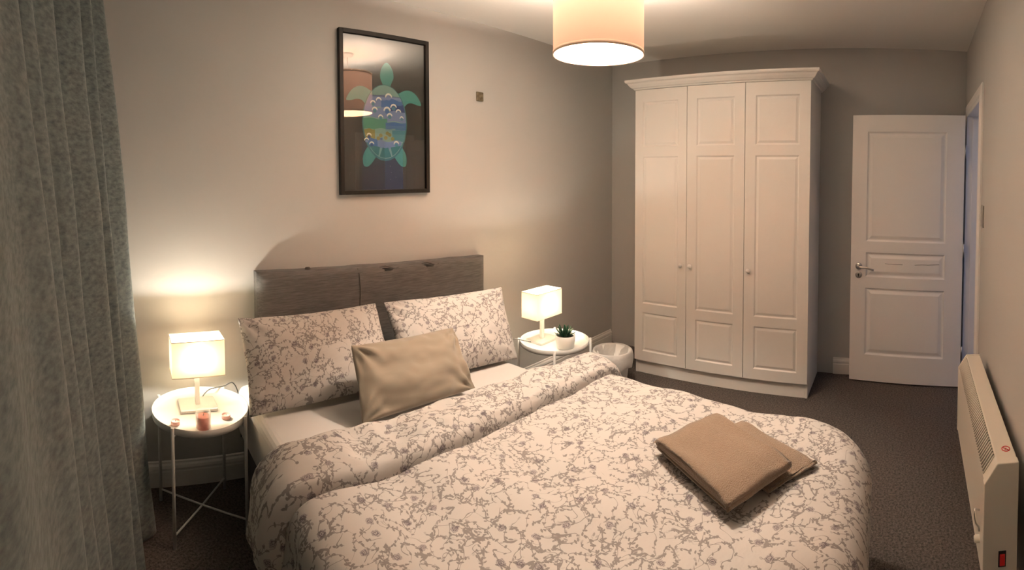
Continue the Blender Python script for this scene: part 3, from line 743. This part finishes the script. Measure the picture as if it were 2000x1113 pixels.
# pillows: a padded quad between four corners
def pillow(name, TLc, TRc, BRc, BLc, thick, material, seed, label, cat, group=None, pinch=.035, wrinkle=.008):
    TLc, TRc, BRc, BLc = map(Vector, (TLc, TRc, BRc, BLc))
    nrm = ((TRc-TLc).cross(BLc-TLc)).normalized()
    if nrm.y > 0: nrm = -nrm                                  # face the room
    W_, H_ = (TRc-TLc).length, (TLc-BLc).length
    cen = (TLc+TRc+BRc+BLc)/4
    bm = bmesh.new(); n1, n2 = 44, 32; uvl = bm.loops.layers.uv.new('UVMap'); uvd = {}
    def prof(a): return max(0, 1-abs(a)**2.6)**.55
    sides = []
    for sd in (1, -1):
        gr_ = []
        for j in range(n2+1):
            row = []
            for i in range(n1+1):
                a, b = i/n1*2-1, j/n2*2-1
                # ease towards the rim so the edge is well sampled
                a = math.sin(a*PI/2)*.6 + a*.4; b = math.sin(b*PI/2)*.6 + b*.4
                aa = a*(1 - pinch*(1-b*b)*1.0*abs(a)); bb = b*(1 - pinch*(1-a*a)*1.4*abs(b))
                u, v = (aa+1)/2, (bb+1)/2
                p = TLc*(1-u)*(1-v) + TRc*u*(1-v) + BRc*u*v + BLc*(1-u)*v
                t_ = prof(a)*prof(b)
                w_ = noise.noise(Vector((a*2.1+seed, b*2.1, seed)))*wrinkle*1.5 + noise.noise(Vector((a*6+seed, b*5, seed*2)))*wrinkle*.7
                # creases fanning out of the corners
                for ca in (-1, 1):
                    for cb in (-1, 1):
                        dx, dy = (a-ca)*W_/2, (b-cb)*H_/2; rr = math.hypot(dx, dy)
                        w_ += (.006+wrinkle*.25)*math.sin(math.atan2(dy, dx)*11+seed)*math.exp(-((rr-.06)/.07)**2)
                p = p + nrm*sd*(thick/2*t_ + w_*min(1, t_*3)) 
                if j in (0, n2) or i in (0, n1):
                    p = p + nrm*.006*math.sin(7*a+5*b+seed)
                vv = bm.verts.new(p - cen); uvd[vv] = (a*W_/2 + seed*3.3, b*H_/2 + sd*2 + seed); row.append(vv)
            gr_.append(row)
        for A, B in zip(gr_, gr_[1:]):
            for i in range(n1):
                f = bm.faces.new((A[i], A[i+1], B[i+1], B[i])); f.smooth = True
                for lp in f.loops: lp[uvl].uv = uvd[lp.vert]
        sides.append(gr_)
    bmesh.ops.remove_doubles(bm, verts=bm.verts, dist=.0004)
    o = obj(name, bm, material, smooth=True); o.location = cen
    return tag(o, label, cat, group)
pillow('pillow', (-3.25,-.215,.875), (-2.515,-.20,.865), (-2.555,-.475,.545), (-3.265,-.47,.535), .17, M['floral'], 1.3, 'floral pillow propped on the headboard next to the table with the candles', 'pillow', 'floral pillows against the headboard')
pillow('pillow', (-2.475,-.205,.865), (-1.735,-.33,.860), (-1.86,-.585,.530), (-2.525,-.50,.545), .17, M['floral'], 4.9, 'floral pillow propped on the headboard next to the table with the plant', 'pillow', 'floral pillows against the headboard')
pillow('cushion', (-2.845,-.565,.806), (-2.285,-.555,.785), (-2.325,-.755,.560), (-2.885,-.735,.555), .13, M['cushion'], 2.2, 'beige velvet cushion leaning in front of the two floral pillows', 'cushion', None, .02, .011)

# duvet: a flat sheet mapped over the bed's rounded top and down its sides
DXL, DXR, DYF, DRT, ZT = -3.235, -1.860, -2.262, .085, .580
def xr_scale(y):
    s_ = min(max((-y-1.0)/1.15, 0), 1); return 1 - .075*s_
def drape(a, b, h=0, ripple=1.0):
    rc = .22
    # nearest point of the inner top region (rounded at the foot)
    ex = min(max(a, DXL), DXR); ey = max(b, DYF)
    for cxx, sg in ((DXL+rc, -1), (DXR-rc, 1)):
        if (a-cxx)*sg > 0 and b < DYF+rc:
            d_ = Vector((a-cxx, b-(DYF+rc)))
            if d_.length > rc: d_ = d_.normalized()*rc; ex, ey = cxx+d_.x, DYF+rc+d_.y
            else: ex, ey = a, b
    dv_ = Vector((a-ex, b-ey)); d = dv_.length
    puff = .024*noise.noise(Vector((a*2.3, b*2.3, 2))) + .013*noise.noise(Vector((a*5.5, b*5.5, 7))) + .004*noise.noise(Vector((a*13, b*13, 5)))
    if d < 1e-6:
        x, y, z = a, b, ZT+h+puff
    else:
        n_ = dv_/d; ph_ = min(d/DRT, PI/2); rr = DRT+h
        fall = max(0, d-DRT*PI/2)
        s_ = ex*7 + ey*7
        out = rr*math.sin(ph_) + ripple*(min(1, fall/.25)*(.034*noise.noise(Vector((ex*7, ey*7, 3+fall*1.5))) + .022*noise.noise(Vector((ex*17, ey*17, fall*3)))) + (.03 if n_.x < -.5 else -.03)*min(1, fall/.3))
        x, y = ex+n_.x*out, ey+n_.y*out
        z = ZT-DRT+rr*math.cos(ph_) - fall + puff*math.cos(ph_)
        z = max(z, .03+.004*(abs(out) % .1))
    x = DXL + (x-DXL)*xr_scale(y)
    return Vector((x, y, z))
def s2(x): return min(max((x-DXL)/(DXR-DXL), 0), 1)
def yb(a): q = s2(a); return -.875 - .085*q*q            # where the turned-back band starts
def yh(a): q = s2(a); return -1.125 - .05*q*q + .012*math.sin(a*5) # its hem
bm = bmesh.new(); uvl = bm.loops.layers.uv.new('UVMap'); hang = .50; na, nb = 150, 130; grid = []
for i in range(na+1):
    a = DXL-hang + (DXR-DXL+2*hang)*i/na; row = []
    top = yb(a) - .03
    for j in range(nb+1):
        b = top + (DYF-hang-top)*j/nb
        vv = bm.verts.new(drape(a, b)); row.append((vv, (a, b)))
    grid.append(row)
for A, B in zip(grid, grid[1:]):
    for j in range(nb):
        q = (A[j], A[j+1], B[j+1], B[j]); f = bm.faces.new([k_[0] for k_ in q]); f.smooth = True
        for lp, k_ in zip(f.loops, q): lp[uvl].uv = k_[1]
dv = obj('duvet', bm, M['floral'], smooth=True, solid=-.012)
tag(dv, 'white duvet with a grey floral vine print spread over the bed', 'duvet')
# the turned-back band: a soft flattened roll lying across the bed
bm = bmesh.new(); uvl = bm.loops.layers.uv.new('UVMap'); na, nt_ = 130, 40; grid = []
aL, aR = DXL-.30, DXR+.20
for i in range(na+1):
    a = aL + (aR-aL)*i/na; y0, y1 = yb(a), yh(a); row = []
    endf = min(1, (i/na)/.03, (1-i/na)/.03)**.5; arc = 0; last = None
    for k in range(nt_+1):
        th = PI*1.0*(k/nt_)*1.0                                 # back edge -> over the top -> hem
        c = math.cos(th); sgn = 1 if c >= 0 else -1
        bcoord = (y0+y1)/2 + (y0-y1)/2*sgn*abs(c)**.75
        hh = .012 + (.066 + .020*noise.noise(Vector((a*4, k*.07, 6))) + .012*noise.noise(Vector((a*11, k*.16, 1))) + .005*noise.noise(Vector((a*24, k*.3, 8))))*math.sin(th)**.6*(.35+.65*endf)
        if k == nt_: hh = .012
        p = drape(a, bcoord, hh, .6)
        arc += (p-last).length if last else 0; last = p
        row.append((bm.verts.new(p), (a+1.7, arc+.4)))
    grid.append(row)
for A, B in zip(grid, grid[1:]):
    for k in range(nt_):
        q = (A[k], A[k+1], B[k+1], B[k]); f = bm.faces.new([z_[0] for z_ in q]); f.smooth = True
        for lp, z_ in zip(f.loops, q): lp[uvl].uv = z_[1]
for row in (grid[0], grid[-1]):
    f = bm.faces.new([z_[0] for z_ in row])
obj('turned_back_edge', bm, M['floral'], dv, smooth=True)

# ------------------------------------------------------------------ folded towels
def folded_towel(origin, ang, depth, width, layers, th, seed, label, tilt=0, sag=0.0):
    """layers of cloth folded to and fro across 'depth' (local x), extruded along 'width' (local y)"""
    path = []; r_ = th/2*1.08
    for l in range(layers):
        z = th/2 + l*th*1.12; xa, xb = (0, depth) if l % 2 == 0 else (depth, 0)
        ins = .006*noise.noise(Vector((l*1.7, seed, 0)))
        for i in range(13):
            s_ = i/12; path.append((xa+(xb-xa)*s_, z))
        if l < layers-1:
            sg = 1 if l % 2 == 0 else -1; zc = z+th*.56
            for i in range(1, 6):
                a = -PI/2 + PI*i/6; path.append((xb+sg*(.56*th*math.cos(a)+ins), zc+.56*th*math.sin(a)))
    # offset outline of the ribbon
    n_ = len(path); nr = []
    for i in range(n_):
        p, q = Vector(path[max(i-1,0)]), Vector(path[min(i+1,n_-1)]); d = (q-p).normalized(); nr.append(Vector((-d.y, d.x)))
    hw = th*.46
    out = [Vector(p)+k_*hw for p, k_ in zip(path, nr)] + [Vector(p)-k_*hw for p, k_ in zip(path[::-1], nr[::-1])]
    bm = bmesh.new(); ny = 26; rows = []
    mx = Matrix.Rotation(ang, 4, 'Z') @ Matrix.Rotation(tilt, 4, 'X')
    ztop_ = layers*th*1.12
    for j in range(ny+1):
        t_ = j/ny; row = []
        for k_, p in enumerate(out):
            lay_ = p.y/ztop_
            y = width*t_ + (.014*noise.noise(Vector((lay_*6, seed, 2.2))) if j in (0, ny) else 0)
            x = p.x + .006*noise.noise(Vector((t_*3, lay_*3, seed)))
            z = p.y + (.006*noise.noise(Vector((p.x*9, t_*4, seed+3))) + .010*noise.noise(Vector((p.x*4, t_*2, seed+9))))*lay_ - sag*lay_*(max(0, t_-.5)*2)**2
            e = min(t_, 1-t_); z -= .35*th*lay_*max(0, 1-e/.05)**2
            ed = min(p.x, depth-p.x)
            z -= .016*lay_*max(0, 1-max(ed,0)/.055)**2 if lay_ > .5 else 0
            row.append(bm.verts.new(mx @ Vector((x, y, z))))
        rows.append(row)
    N = len(out)
    for A, B in zip(rows, rows[1:]):
        for k_ in range(N):
            f = bm.faces.new((A[k_], A[(k_+1)%N], B[(k_+1)%N], B[k_])); f.smooth = True
    for row in (rows[0], rows[-1]):
        for i in range(n_-1):
            bm.faces.new((row[i], row[i+1], row[N-2-i], row[N-1-i]))
    o = obj('towel', bm, M['towel'], smooth=True); o.location = origin
    return tag(o, label, 'towel', 'folded towels on the bed')
folded_towel((-2.335, -1.668, .604), R(-122), .365, .245, 4, .0125, 1.1, 'thick folded beige towel lying on the duvet, on top of the flatter towel', tilt=R(5.5))
folded_towel((-2.215, -1.762, .598), R(-123), .355, .205, 2, .0115, 5.2, 'flatter folded beige towel on the duvet, partly under the thicker towel')
